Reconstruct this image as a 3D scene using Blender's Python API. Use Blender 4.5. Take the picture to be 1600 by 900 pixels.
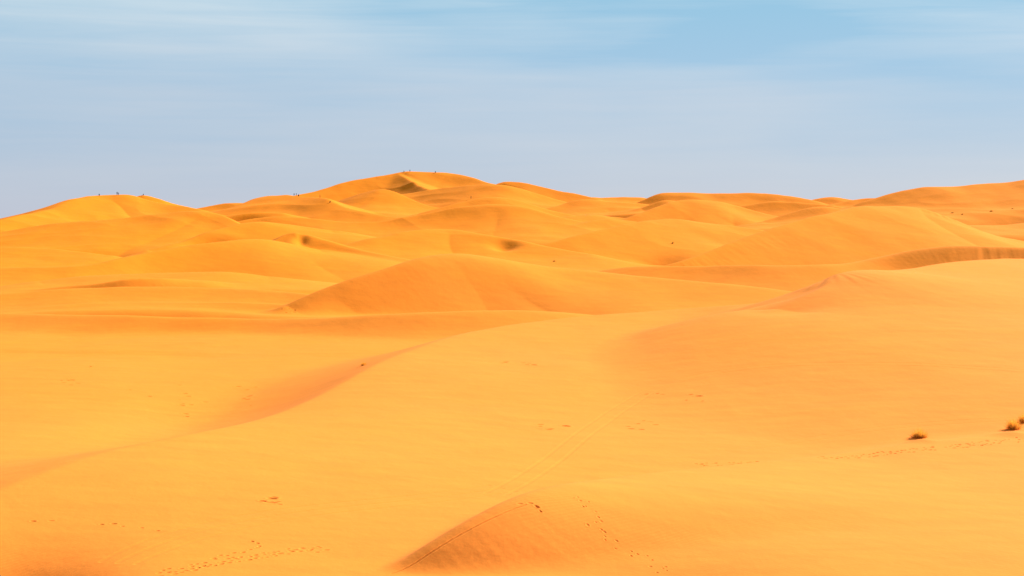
import bpy, bmesh, math, random
import numpy as np
from mathutils import Vector, Matrix
from concurrent.futures import ThreadPoolExecutor
POOL = ThreadPoolExecutor(4)

scene = bpy.context.scene
for o in list(bpy.data.objects):
    bpy.data.objects.remove(o, do_unlink=True)
col = scene.collection

# ------------------------------------------------------------------ camera
F = 2600.0                      # focal length in pixels of a 1600 wide frame
PITCH = math.atan(100.0 / F)    # the camera looks slightly down from a high dune
cam_d = bpy.data.cameras.new('camera')
cam_d.sensor_width = 36.0
cam_d.lens = 36.0 * F / 1600.0
cam_d.clip_start = 0.5
cam_d.clip_end = 60000.0
cam = bpy.data.objects.new('camera', cam_d)
cam.location = (0, 0, 0)
cam.rotation_euler = (math.pi / 2 - PITCH, 0, 0)
col.objects.link(cam)
scene.camera = cam

# ------------------------------------------------------------------ light
SUN_ELEV, SUN_AZ = 33.0, 46.0   # azimuth in degrees clockwise from +Y (the view direction)
world = bpy.data.worlds.new('World')
scene.world = world
world.use_nodes = True
nt = world.node_tree
nt.nodes.clear()


def N(tree, kind, **kw):
    n = tree.nodes.new(kind)
    for k, v in kw.items():
        setattr(n, k, v)
    return n


def L(tree, a, b):
    tree.links.new(a, b)


sky = N(nt, 'ShaderNodeTexSky', sky_type='NISHITA')
sky.sun_disc = False
sky.sun_elevation = math.radians(SUN_ELEV)
sky.sun_rotation = math.radians(SUN_AZ)
sky.altitude = 700
sky.air_density = 1.0
sky.dust_density = 0.3
sky.ozone_density = 2.0
bg_sky = N(nt, 'ShaderNodeBackground')
bg_sky.inputs['Strength'].default_value = 0.10
L(nt, sky.outputs['Color'], bg_sky.inputs['Color'])

# thin veil of stratus: streaky noise in direction space, over the whole dome
tc = N(nt, 'ShaderNodeTexCoord')
sep = N(nt, 'ShaderNodeSeparateXYZ')
L(nt, tc.outputs['Generated'], sep.inputs[0])
mp = N(nt, 'ShaderNodeMapping')
mp.inputs['Scale'].default_value = (2.2, 2.2, 17.0)
mp.inputs['Rotation'].default_value = (0.0, 0.035, 0.0)
mp.inputs['Location'].default_value = (4.646, 4.047, 0.691)
L(nt, tc.outputs['Generated'], mp.inputs[0])
n1 = N(nt, 'ShaderNodeTexNoise')
n1.inputs['Scale'].default_value = 1.5
n1.inputs['Detail'].default_value = 4.0
n1.inputs['Roughness'].default_value = 0.45
n1.inputs['Distortion'].default_value = 0.35
L(nt, mp.outputs[0], n1.inputs['Vector'])
cr = N(nt, 'ShaderNodeValToRGB')
cr.color_ramp.elements[0].position = 0.31
cr.color_ramp.elements[0].color = (0, 0, 0, 1)
cr.color_ramp.elements[1].position = 0.74
cr.color_ramp.elements[1].color = (1, 1, 1, 1)
mp2 = N(nt, 'ShaderNodeMapping')
mp2.inputs['Scale'].default_value = (3.0, 3.0, 62.0)
mp2.inputs['Rotation'].default_value = (0.0, 0.03, 0.0)
L(nt, tc.outputs['Generated'], mp2.inputs[0])
n2 = N(nt, 'ShaderNodeTexNoise')
n2.inputs['Scale'].default_value = 1.6
n2.inputs['Detail'].default_value = 6.0
n2.inputs['Roughness'].default_value = 0.6
n2.inputs['Distortion'].default_value = 0.5
L(nt, mp2.outputs[0], n2.inputs['Vector'])
sA = N(nt, 'ShaderNodeMath', operation='MULTIPLY_ADD')
L(nt, n2.outputs['Fac'], sA.inputs[0]); sA.inputs[1].default_value = 0.42; sA.inputs[2].default_value = -0.21
sB = N(nt, 'ShaderNodeMath', operation='ADD')
L(nt, n1.outputs['Fac'], sB.inputs[0]); L(nt, sA.outputs[0], sB.inputs[1])
L(nt, sB.outputs[0], cr.inputs['Fac'])
# veil colour: lavender low down (long path through dusty air), clear blue higher up
el = N(nt, 'ShaderNodeMapRange')
el.inputs['From Min'].default_value = 0.0
el.inputs['From Max'].default_value = 0.8
L(nt, sep.outputs['Z'], el.inputs['Value'])
base = N(nt, 'ShaderNodeValToRGB')
e = base.color_ramp.elements
e[0].position = 0.0; e[0].color = (0.500, 0.560, 0.745, 1)
e[1].position = 1.0; e[1].color = (0.060, 0.170, 0.360, 1)
m = e.new(0.06); m.color = (0.425, 0.560, 0.760, 1)
m = e.new(0.116); m.color = (0.350, 0.570, 0.790, 1)
m = e.new(0.20); m.color = (0.262, 0.590, 0.790, 1)
L(nt, el.outputs[0], base.inputs['Fac'])
white = N(nt, 'ShaderNodeValToRGB')
e = white.color_ramp.elements
e[0].position = 0.0; e[0].color = (0.540, 0.585, 0.745, 1)
e[1].position = 1.0; e[1].color = (0.14, 0.27, 0.44, 1)
m = e.new(0.10); m.color = (0.54, 0.64, 0.78, 1)
m = e.new(0.20); m.color = (0.82, 0.95, 0.97, 1)
L(nt, el.outputs[0], white.inputs['Fac'])
mixc = N(nt, 'ShaderNodeMix', data_type='RGBA')
L(nt, cr.outputs['Color'], mixc.inputs[0])
L(nt, base.outputs['Color'], mixc.inputs[6])
L(nt, white.outputs['Color'], mixc.inputs[7])
bg_veil = N(nt, 'ShaderNodeBackground')
VEIL = 0.525
bg_veil.inputs['Strength'].default_value = VEIL
L(nt, mixc.outputs[2], bg_veil.inputs['Color'])
mixs = N(nt, 'ShaderNodeMixShader')
mixs.inputs[0].default_value = 0.88
L(nt, bg_sky.outputs[0], mixs.inputs[1])
L(nt, bg_veil.outputs[0], mixs.inputs[2])
wo = N(nt, 'ShaderNodeOutputWorld')
L(nt, mixs.outputs[0], wo.inputs['Surface'])

sun_d = bpy.data.lights.new('sun', 'SUN')
sun_d.energy = 5.0
sun_d.angle = math.radians(2.0)
sun_d.color = (1.0, 0.945, 0.86)
sun = bpy.data.objects.new('sun', sun_d)
az, elv = math.radians(SUN_AZ), math.radians(SUN_ELEV)
to_sun = Vector((math.sin(az) * math.cos(elv), math.cos(az) * math.cos(elv), math.sin(elv)))
sun.rotation_euler = to_sun.to_track_quat('Z', 'Y').to_euler()
sun.location = to_sun * 200
col.objects.link(sun)

scene.view_settings.view_transform = 'Standard'
scene.view_settings.look = 'None'
scene.view_settings.gamma = 1.0
scene.view_settings.use_curve_mapping = False
scene.view_settings.exposure = 0.72
scene.render.engine = 'CYCLES'
scene.cycles.max_bounces = 6
scene.cycles.diffuse_bounces = 4


# ------------------------------------------------------------------ helpers
def ray(px, py):
    dx, dy = (px - 800.0) / F, (450.0 - py) / F
    c, s = math.cos(PITCH), math.sin(PITCH)
    return np.array([dx, c + dy * s, -s + dy * c])


def at(px, py, D):
    r = ray(px, py)
    return r * (D / r[1])


def mat_new(name):
    m = bpy.data.materials.new(name)
    m.use_nodes = True
    return m, m.node_tree, m.node_tree.nodes['Principled BSDF']


def simple_mat(name, c1, c2=None, scale=8.0, rough=0.85):
    m, t, b = mat_new(name)
    b.inputs['Roughness'].default_value = rough
    b.inputs['Specular IOR Level'].default_value = 0.2
    c2 = c2 or tuple(v * 0.7 for v in c1)
    g = N(t, 'ShaderNodeTexCoord')
    n = N(t, 'ShaderNodeTexNoise')
    n.inputs['Scale'].default_value = scale
    L(t, g.outputs['Object'], n.inputs['Vector'])
    x = N(t, 'ShaderNodeMix', data_type='RGBA')
    x.inputs[6].default_value = (*c1, 1)
    x.inputs[7].default_value = (*c2, 1)
    L(t, n.outputs['Fac'], x.inputs[0])
    L(t, x.outputs[2], b.inputs['Base Color'])
    return m


# ------------------------------------------------------------------ noise
_rng = np.random.default_rng(7)
_perm = _rng.permutation(512).astype(np.int64)
_ga = _rng.uniform(0, 2 * np.pi, 512)
_gx, _gy = np.cos(_ga), np.sin(_ga)


def noise(x, y):
    xi, yi = np.floor(x).astype(np.int64), np.floor(y).astype(np.int64)
    xf, yf = x - xi, y - yi
    u, v = xf * xf * xf * (xf * (xf * 6 - 15) + 10), yf * yf * yf * (yf * (yf * 6 - 15) + 10)

    def g(ix, iy, fx, fy):
        h = _perm[(_perm[ix & 511] + iy) & 511]
        return _gx[h] * fx + _gy[h] * fy
    a = g(xi, yi, xf, yf); b = g(xi + 1, yi, xf - 1, yf)
    c = g(xi, yi + 1, xf, yf - 1); d = g(xi + 1, yi + 1, xf - 1, yf - 1)
    return (a + (b - a) * u) * (1 - v) + (c + (d - c) * u) * v


# ------------------------------------------------------------------ dunes
# every dune: a crest line (picked as pixel + distance, stored as world points), the slope of its
# camera side (f) and of its lee side (b), the relief of each side, the rounding of its crest
DUNES = []


def dune(key, label, pts, f, b, Hf=12.0, Hb=12.0, r=2.0, R=110.0, rill=0.0):
    P = np.array([at(*p[:3]) for p in pts])
    n = len(P)

    def arr(v):
        return np.array(v, float) if isinstance(v, (list, tuple)) else np.full(n, float(v))
    A = np.column_stack([P, arr(f), arr(b), arr(Hf), arr(Hb), arr(r), arr(rill)])
    # centripetal-ish catmull rom on geometry, monotone enough for gentle lines
    seg = np.sqrt(np.hypot(np.diff(P[:, 0]), np.diff(P[:, 1])) + 1e-6)
    t = np.concatenate([[0], np.cumsum(seg)])
    m = np.zeros_like(A)
    d = np.diff(A, axis=0) / np.diff(t)[:, None]
    m[0], m[-1] = d[0], d[-1]
    if n > 2:
        w0, w1 = np.diff(t)[1:, None], np.diff(t)[:-1, None]
        m[1:-1] = (d[:-1] * w0 + d[1:] * w1) / (w0 + w1)
    S = []
    for i in range(n - 1):
        k = max(3, int(np.hypot(*(P[i + 1, :2] - P[i, :2])) / np.interp(P[i, 1], [200, 300, 600], [0.9, 1.4, 2.2])))
        k = min(k, 60)
        for q in np.linspace(0, 1, k, endpoint=False):
            h = t[i + 1] - t[i]
            h00, h10 = 2 * q**3 - 3 * q**2 + 1, q**3 - 2 * q**2 + q
            h01, h11 = -2 * q**3 + 3 * q**2, q**3 - q**2
            S.append(h00 * A[i] + h10 * h * m[i] + h01 * A[i + 1] + h11 * h * m[i + 1])
    S.append(A[-1])
    S = np.array(S)
    ker = np.array([1, 3, 5, 6, 5, 3, 1.]); ker /= ker.sum()
    # the crest itself is eased too, so that no kink at a control point flutes the slopes below it
    passes = int(np.interp(np.median(S[:, 1]), [160, 300, 600], [14, 5, 2]))
    for c_ in range(3):
        e0 = S[:, c_].copy()
        for _ in range(passes):
            g_ = np.concatenate([2 * S[0, c_] - S[3:0:-1, c_], S[:, c_], 2 * S[-1, c_] - S[-2:-5:-1, c_]])
            S[:, c_] = np.convolve(g_, ker, mode='valid')
    for c_ in range(3, S.shape[1]):
        for _ in range(3):
            S[:, c_] = np.convolve(np.pad(S[:, c_], 3, mode='edge'), ker, mode='valid')
        S[:, c_] = np.maximum(S[:, c_], 0.0 if c_ == 8 else 0.01)
    S[:, 5:7] = np.maximum(S[:, 5:7], 1.0)
    sl = np.concatenate([[0], np.cumsum(np.hypot(np.diff(S[:, 0]), np.diff(S[:, 1])))])
    DUNES.append(dict(key=key, label=label, S=S, sl=sl, R=R, rill=float(np.max(arr(rill)))))


FLOOR_Y = np.array([-400, 0, 60, 120, 250, 330, 400, 470, 540, 600, 700, 800, 900, 1000, 1150, 1300, 1600, 2500, 9000, 40000.])
FLOOR_Z = np.array([-34, -34, -31, -27.6, -26.9, -26.4, -25, -22.5, -19, -16, -11, -7, -3, 0, 0, -8, -16, -26, -40, -70.])


def floor_h(x, y):
    z = np.interp(y, FLOOR_Y, FLOOR_Z)
    z = z - 7.5 * np.exp(-((x + 1) / 13)**2 - ((y - 112) / 13)**2)      # hollow below the foreground dune
    return z + 0.55 * noise(x / 45 + 3.1, y / 60 + 9.7)


# pits and swells: x, y, radius x, radius y, height
BUMPS = []


def bump(px, py, D, rx, ry, h):
    p = at(px, py, D)
    BUMPS.append((p[0], p[1], rx, ry, h))


def dune_height(du, x, y):
    S, sl = du['S'], du['sl']
    a, bb = S[:-1, :2].astype(np.float32), S[1:, :2].astype(np.float32)
    ab = bb - a
    L2 = (ab**2).sum(1) + 1e-9
    SL = np.sqrt(L2)[None, :]
    dr_ = ab / np.sqrt(L2)[:, None]
    S32 = S.astype(np.float32)
    sl32 = sl.astype(np.float32)
    out = np.empty(len(x))
    CH = 12000

    def part(i):
        X, Y = x[i:i + CH].astype(np.float32)[:, None], y[i:i + CH].astype(np.float32)[:, None]
        dx, dy = X - a[None, :, 0], Y - a[None, :, 1]
        t = np.clip((dx * ab[None, :, 0] + dy * ab[None, :, 1]) / L2, 0, 1)
        ex, ey = dx - t * ab[None, :, 0], dy - t * ab[None, :, 1]
        d2 = ex * ex + ey * ey
        d_all = np.sqrt(d2)
        dm = d_all.min(1, keepdims=True)
        # soft nearest point: neighbouring stretches of the crest blend, more so farther out
        W = np.exp(-(d_all - dm) / (0.22 * dm + 0.35)) * SL
        W /= W.sum(1, keepdims=True)
        Wt = W * t
        V = ((W - Wt) @ S32[:-1] + Wt @ S32[1:]).astype(float)
        d = dm[:, 0].astype(float)
        num = ex * dr_[None, :, 1] - ey * dr_[None, :, 0]
        side = (W * num).sum(1) / np.maximum(d, 0.05)   # +1 camera side
        # close to the crest its exact foot point, farther out the blended one
        j = d2.argmin(1)
        k = np.arange(len(j))
        tt = t[k, j].astype(float)[:, None]
        lam = np.clip((d - 2) / 9, 0, 1)
        lam = (lam * lam * (3 - 2 * lam))
        V = (S[j] * (1 - tt) + S[j + 1] * tt) * (1 - lam)[:, None] + V * lam[:, None]
        side = num[k, j] / np.maximum(d, 0.05) * (1 - lam) + side * lam
        w = np.clip(side * 0.5 + 0.5, 0, 1)
        w = w * w * (3 - 2 * w)
        sl_ = V[:, 4] + (V[:, 3] - V[:, 4]) * w
        H = V[:, 6] + (V[:, 5] - V[:, 6]) * w
        r = np.maximum(V[:, 7] * np.interp(V[:, 1], [420, 700], [0.7, 0.5]), 0.8)
        de = np.sqrt(d * d + r * r) - r
        a_ = np.minimum(sl_ * np.interp(V[:, 1], [450, 760], [1.4, 1.05]), 0.64) * de
        kq = 0.9 * H
        q = np.clip(kq - np.abs(a_ - H), 0, None) / kq
        drop = np.minimum(a_, H) - q * q * kq * 0.25 + 0.012 * d
        R = du['R']
        q = np.clip((d - 0.55 * R) / (0.45 * R), 0, None)
        drop = drop + 22 * q * q
        z = V[:, 2] - drop
        if du['rill']:
            s = ((W - Wt) @ sl32[:-1] + Wt @ sl32[1:]).astype(float)
            msk = np.clip(w * 2 - 1, 0, 1) * np.clip(d / 3, 0, 1) * np.clip((16 - d) / 8, 0, 1)
            z = z + V[:, 8] * msk * (noise(s / 2.7 + d * 0.06, d / 30) + 0.8 * noise(s / 1.1 + 50, d / 12)) * (0.5 + 1.6 * np.abs(noise(s / 9 + 7, d / 40)))
        out[i:i + CH] = z
    list(POOL.map(part, range(0, len(x), CH)))
    return out


def terrain(x, y, want_id=False):
    x = np.asarray(x, float).ravel(); y = np.asarray(y, float).ravel()
    z = floor_h(x, y)
    best = z.copy()
    ident = np.full(len(x), -1, np.int32)
    kk = np.interp(y, [0, 800, 1200], [0.7, 0.8, 0.9]) + np.interp(y, [195, 225, 280, 306], [0, 2.2, 2.4, 0]) * np.clip((x - 5) / 25, 0, 1)
    for n, du in enumerate(DUNES):
        S, R = du['S'], du['R'] * 1.1
        m = np.where((x > S[:, 0].min() - R) & (x < S[:, 0].max() + R) & (y > S[:, 1].min() - R) & (y < S[:, 1].max() + R))[0]
        if not len(m):
            continue
        C = S[::3, :2].astype(np.float32)
        near = np.empty(len(m), bool)
        for i in range(0, len(m), 100000):
            mm_ = m[i:i + 100000]
            near[i:i + 100000] = ((x[mm_].astype(np.float32)[:, None] - C[:, 0])**2 + (y[mm_].astype(np.float32)[:, None] - C[:, 1])**2).min(1) < (du['R'] + 8)**2
        m = m[near]
        if not len(m):
            continue
        h = dune_height(du, x[m], y[m])
        zz, k = z[m], kk[m]
        q = np.clip(k - np.abs(zz - h), 0, None) / k
        z[m] = np.maximum(zz, h) + q * q * k * 0.25
        up = h > best[m]
        ident[m[up]] = n
        best[m] = np.maximum(best[m], h)
    for bx, by, rx, ry, hh in BUMPS:
        q = ((x - bx) / rx)**2 + ((y - by) / ry)**2
        z = z + hh * np.exp(-q)
    far = np.interp(y, [0, 150, 400, 700, 1100, 3000], [0.10, 0.12, 0.25, 0.5, 0.7, 3.0])
    z = z + far * (noise(x / 22 + 11.3, y / 30 + 4.2) + 0.45 * noise(x / 9.5, y / 13 + 31))
    # small secondary crests that ride on the far dunes
    fine = np.interp(y, [540, 660, 900, 1230, 1300], [0, 0.55, 0.75, 0.75, 0])
    wob = 0.5 * noise(x / 70 + 2, y / 90 + 5)
    rd = 1 - np.abs(noise(x / 46 + wob, y / 26 + wob + 0.006 * x)) * 2.2
    z = z + fine * np.clip(rd, -0.6, 1)**1 * 0.9
    # beyond the modelled massif the sand sea goes on as low rolling dunes
    beyond = np.clip((y - 1250) / 400, 0, 1) + np.clip((np.abs(x) - 0.42 * np.maximum(y, 0) - 60) / 160, 0, 1)
    beyond = np.clip(beyond, 0, 1) * np.clip((y + 60) / 200, 0, 1)
    ridged = 1 - np.abs(noise(x / 130 + 0.4 * noise(x / 300, y / 300), y / 210 + 7)) * 2
    z = z + beyond * (7 * ridged - 6)
    return (z, ident) if want_id else z


# --- the dune the camera stands on
def dune_world(key, label, pts, **kw):
    # crest given straight in metres
    conv = []
    for X, Y, Z in pts:
        c, s = math.cos(PITCH), math.sin(PITCH)
        depth = Y * c - Z * s
        upc = Y * s + Z * c
        conv.append((800 + F * X / depth, 450 - F * upc / depth, Y))
    dune(key, label, conv, **kw)
dune_world('viewpoint', 'steep dune under the viewpoint, below the frame',
           [(-70, 6, -9), (-30, 3, -3.5), (0, 2, -1.7), (30, 4, -3.5), (70, 8, -9)], f=0.62, b=0.25, Hf=60, Hb=30, r=1.0, R=95)

# --- near dunes
dune('front', 'smooth foreground dune with a shaded left face and footprints along its crest',
     [(430, 1020, 125), (560, 925, 128), (600, 901, 129), (650, 871, 130.5), (700, 842, 132), (760, 808, 135), (820, 781, 139), (870, 769, 144),
      (950, 758, 153), (1050, 742, 165), (1150, 728, 174), (1300, 713, 186), (1400, 698, 193), (1500, 685, 199), (1600, 679, 205), (1800, 660, 215), (2100, 640, 225)],
     f=[.36, .40, .42, .42, .42, .40, .33, .22, .09, .045, .03, .02, .02, .02, .02, .02, .02],
     b=[.45, .45, .45, .45, .45, .45, .42, .38, .34, .3, .28, .25, .2, .2, .2, .2, .2],
     Hf=[14, 14, 14, 14, 14, 14, 12, 8, 5, 4, 3, 3, 3, 3, 3, 3, 3], Hb=[6, 6, 6, 6, 6, 6, 6, 5, 4, 3, 2.6, 2.6, 2.6, 2.6, 2.6, 2.6, 2.6], r=[1.5, 1.5, 1.5, 1.5, 1.5, 1.5, 2, 3, 4, 4, 4, 4, 3, 3, 3, 3, 3], R=100)
dune('diagonal', 'broad sunlit dune whose diagonal crest runs from lower left to right edge',
     [(-400, 890, 120), (-150, 820, 138), (0, 766, 150), (100, 727, 160), (200, 697, 172), (270, 681, 180), (400, 645, 204), (500, 606, 230), (580, 570, 256),
      (640, 549, 276), (720, 523, 300), (800, 508, 318), (900, 495, 335), (1000, 487, 345), (1100, 480, 350), (1180, 475, 346), (1230, 468, 340),
      (1265, 448, 334), (1308, 428, 330), (1400, 422, 362), (1450, 415, 380), (1500, 409, 400), (1600, 404, 440), (1800, 402, 480), (2100, 410, 500)],
     f=[.05, .05, .05, .05, .05, .05, .05, .05, .045, .042, .04, .04, .038, .04, .042, .05, .11, .14, .09, .065, .06, .055, .05, .05, .05],
     b=[.11, .11, .12, .12, .13, .14, .165, .175, .18, .19, .2, .2, .2, .22, .25, .35, .45, .5, .4, .3, .3, .3, .3, .3, .3],
     Hf=[5, 5, 5, 5, 6, 7, 9, 12, 14, 16, 18, 18, 20, 20, 20, 18, 14, 14, 20, 22, 22, 22, 22, 22, 22],
     Hb=[4.5, 4.5, 4.5, 5, 5, 5.5, 6, 6.5, 7, 8, 9, 10, 10, 10, 10, 10, 12, 14, 16, 16, 16, 16, 16, 16, 16],
     r=[1.5, 1.5, 1.5, 1.5, 1.5, 1.3, 1.2, 1.2, 1.2, 1.5, 2, 3, 3, 4, 3, 2, 1, 1, 2, 4, 4, 4, 3, 3, 3], R=330)
dune('nose', 'short sharp spur with a dark left slip face at the bend of the diagonal crest',
     [(1312, 428.5, 331), (1299, 444, 323), (1273, 457, 317), (1242, 469.5, 313), (1215, 484, 309)],
     f=[.42, .42, .32, .10, .045], b=[.08, .08, .08, .08, .08], Hf=20, Hb=20, r=1.6, R=300)
dune('basin_rim', 'low long dune with a soft orange band beneath its pale crest, left of centre',
     [(-500, 470, 405), (-150, 485, 402), (0, 489, 400), (150, 492, 396), (300, 496, 392), (400, 498, 390), (500, 497, 387), (600, 491, 385), (700, 486, 386), (800, 485, 390), (880, 487, 394), (935, 492, 398), (1000, 500, 402)],
     f=[.22, .22, .22, .25, .27, .28, .29, .30, .29, .26, .22, .2, .2], b=.25, Hf=[3.6, 3.6, 3.6, 3.8, 3.6, 3.4, 4, 5, 5.5, 5.5, 5, 4, 4], Hb=5, r=4, R=90)
dune('rib', 'thin pale sand rib just above the low long dune at left',
     [(-60, 500, 418), (0, 490, 420), (60, 482, 424), (130, 476, 428), (220, 474, 430), (330, 473, 430), (430, 474, 428), (480, 479, 424)],
     f=.17, b=.2, Hf=3.0, Hb=4, r=3, R=60)
dune('rib2', 'flat pale terrace dune under the small orange slip face at left',
     [(-200, 470, 438), (-60, 464, 442), (0, 459, 446), (90, 452, 449), (150, 449, 450), (250, 448, 450), (330, 449, 450), (400, 452, 448), (470, 458, 446), (520, 466, 440)],
     f=[.14, .14, .14, .14, .15, .16, .18, .2, .2, .2], b=.18, Hf=3.6, Hb=4, r=3, R=60)
dune('slip', 'small low dune with a short deep orange slip face, far left middle',
     [(60, 452, 466), (110, 444, 466), (150, 446, 463), (185, 437.5, 465), (210, 434.5, 467), (235, 433.5, 468), (262, 435, 472), (300, 437, 478), (350, 441, 482), (410, 450, 484)],
     f=[.15, .2, .45, .5, .52, .5, .3, .12, .1, .1], b=.12, Hf=8, Hb=4, r=[3, 2, 1, 1, 1, 1.2, 3, 4, 4, 4], R=60)
dune('mid', 'large central dune with a dark orange face left of its rounded summit',
     [(446, 478, 419), (488, 457.5, 424.5), (540, 439, 431), (600, 420, 439), (650, 404.5, 447), (690, 397, 455), (715, 394.5, 460), (740, 397, 463), (780, 404, 466), (830, 413, 469), (900, 421, 471), (970, 428, 470), (1040, 435, 466), (1150, 444.5, 458), (1245, 456, 450), (1330, 466, 442)],
     f=[.16, .42, .52, .52, .50, .46, .40, .34, .28, .24, .20, .17, .15, .13, .12, .12], b=.25, Hf=[12, 16, 18, 20, 20, 18, 16, 15, 13, 11, 10, 9, 8, 7, 6, 6], Hb=14,
     r=[1, 1, 1, 1.2, 2.5, 7, 11, 13, 12, 9, 7, 5, 4, 3, 2, 2], R=100)
dune('right_band', 'dark streaked dune face beneath a curving crest at the right edge',
     [(930, 424, 530), (1000, 416.5, 520), (1100, 415.5, 512), (1200, 414.5, 504), (1290, 413.5, 506), (1330, 411, 512), (1380, 400, 518), (1430, 389, 521), (1480, 384.5, 521), (1530, 385, 520), (1600, 387, 518), (1750, 392, 515), (2000, 400, 512)],
     f=[.16, .2, .24, .27, .29, .32, .36, .40, .42, .42, .42, .4, .4], b=.16, Hf=[6, 7, 8, 9, 10, 11, 14, 16, 18, 18, 18, 18, 18], Hb=10, r=[3, 3, 3, 3, 4, 5, 5, 5, 4, 2.5, 2, 2, 3], R=90, rill=[0, 0, 0, 0, 0, 0, 0, 0.03, .12, .2, .2, .2, .2])
# --- middle distance
dune('right_big', 'large smooth dune with a long straight left edge, right of centre',
     [(990, 424, 545), (1050, 413, 548), (1100, 396, 560), (1150, 376, 575), (1200, 358.5, 590), (1250, 345, 605), (1300, 333, 620), (1345, 323.5, 636), (1400, 323, 650), (1437, 325, 655), (1460, 332, 650), (1485, 344, 655), (1540, 366, 660), (1600, 378, 670), (1750, 390, 680)],
     f=[.35, .4, .40, .36, .33, .30, .27, .24, .22, .22, .22, .22, .2, .18, .18], b=[.3, .3, .4, .45, .45, .4, .35, .3, .3, .35, .4, .4, .3, .3, .3], Hf=[10, 12, 16, 18, 20, 22, 24, 26, 26, 26, 24, 20, 16, 12, 12], Hb=18,
     r=[1, 1, 1, 1, 1, 1.5, 3, 5, 5, 2, 1.5, 1.5, 3, 4, 4], R=120, rill=[.1, .15, .12, .1, .06, 0, 0, 0, 0, 0, 0, 0, 0, 0, 0])
dune('left_band', 'long low dune with a darker orange face under its curved crest, left',
     [(-200, 420, 515), (0, 417.5, 520), (100, 416.5, 521), (150, 412.5, 526), (200, 401, 538), (250, 391, 549), (300, 383, 559), (360, 376, 569), (400, 373, 578), (440, 378, 584), (500, 392, 588)],
     f=[.2, .2, .24, .38, .40, .36, .3, .22, .16, .14, .14], b=.16, Hf=[5, 5, 6, 9, 12, 12, 12, 12, 12, 10, 10], Hb=10, r=[3, 3, 2, 1.5, 1.5, 2, 3, 4, 5, 5, 5], R=90)
dune('shelf', 'narrow pale shelf dune above the small orange slip face, left',
     [(60, 440, 486), (130, 430.5, 492), (180, 428, 496), (240, 427.5, 499), (310, 424.5, 503), (360, 424, 506), (420, 432, 508)],
     f=.1, b=.14, Hf=4, Hb=5, r=4, R=60)
dune('notched', 'small peaked dune with a dark notch on its front, left of centre',
     [(395, 392, 588), (425, 379, 596), (440, 371, 601), (458, 361, 607), (478, 366, 604), (500, 373, 600), (530, 382, 595), (565, 392, 589), (620, 402, 580), (680, 412, 572)],
     f=[.2, .22, .24, .2, .24, .34, .36, .32, .2, .15], b=[.4, .4, .42, .3, .25, .2, .2, .2, .2, .2], Hf=[10, 10, 12, 12, 12, 10, 9, 8, 7, 6], Hb=12, r=[2, 2, 1, 1.5, 3, 4, 4, 4, 4, 4], R=80)
dune('notch_spur', 'short spur ridge running down from the small peaked dune',
     [(463, 366, 604), (464, 376, 594), (462, 386, 586), (458, 394, 580)],
     f=.2, b=.5, Hf=6, Hb=6, r=1, R=40)
dune('hollow', 'low broad dune with a dark dimple on its right shoulder, centre',
     [(520, 386, 618), (560, 378, 624), (600, 370, 632), (640, 361, 642), (670, 359, 648), (695, 359.3, 652), (712, 358.3, 652), (730, 362.5, 649), (760, 369, 644), (790, 372, 642), (850, 386, 632), (920, 398, 622)],
     f=[.15, .18, .22, .26, .24, .2, .18, .18, .2, .2, .18, .15], b=[.2, .2, .2, .2, .2, .4, .4, .3, .2, .2, .2, .2], Hf=10, Hb=10, r=[4, 4, 3, 2, 3, 1.5, 1.5, 2, 4, 4, 4, 4], R=90)
dune('left_brink', 'dune with a narrow dark brink line and shaded hollow, left of centre',
     [(230, 392, 608), (270, 380, 618), (297, 372.5, 626), (330, 362, 637), (370, 351, 650), (400, 347, 658), (450, 352, 664), (520, 362, 666)],
     f=[.16, .2, .24, .24, .2, .16, .14, .14], b=[.3, .3, .34, .34, .3, .2, .2, .2], Hf=12, Hb=10, r=[2, 1.5, 1, 1, 2, 4, 4, 4], R=90)
dune('left_shelf', 'pale low dune shelf at the far left edge',
     [(-150, 388, 606), (-40, 388, 606), (0, 388, 606), (60, 387, 606), (110, 392, 600), (170, 400, 594)],
     f=.12, b=.2, Hf=6, Hb=6, r=4, R=80)
dune('center_right', 'rounded dune with a long low crest in the middle distance, right of centre',
     [(760, 408, 632), (810, 395, 640), (860, 380, 650), (930, 362.5, 668), (1000, 347.5, 690), (1030, 343.5, 700), (1060, 344, 706), (1130, 352, 710), (1200, 361, 704), (1280, 372, 694), (1360, 384, 684)],
     f=[.3, .3, .3, .3, .28, .26, .24, .2, .18, .16, .16], b=[.25, .25, .3, .3, .3, .3, .25, .2, .2, .2, .2], Hf=[8, 9, 10, 12, 14, 16, 16, 14, 12, 12, 12], Hb=12, r=[2, 2, 1.5, 1.5, 2, 3, 4, 4, 4, 4, 4], R=110)
dune('left_inner', 'smooth sunlit dune shoulder below the leftmost summit',
     [(-80, 372, 700), (0, 362, 706), (80, 351, 712), (150, 346, 716), (220, 339.5, 720), (290, 331, 726), (325, 330, 728), (350, 338, 722), (370, 349.5, 712), (420, 362, 700)],
     f=[.14, .14, .16, .18, .2, .22, .22, .22, .2, .2], b=[.2, .2, .2, .2, .2, .2, .25, .35, .4, .4], Hf=14, Hb=10, r=[4, 4, 4, 4, 4, 4, 3, 2, 1.5, 2], R=110)
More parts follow.
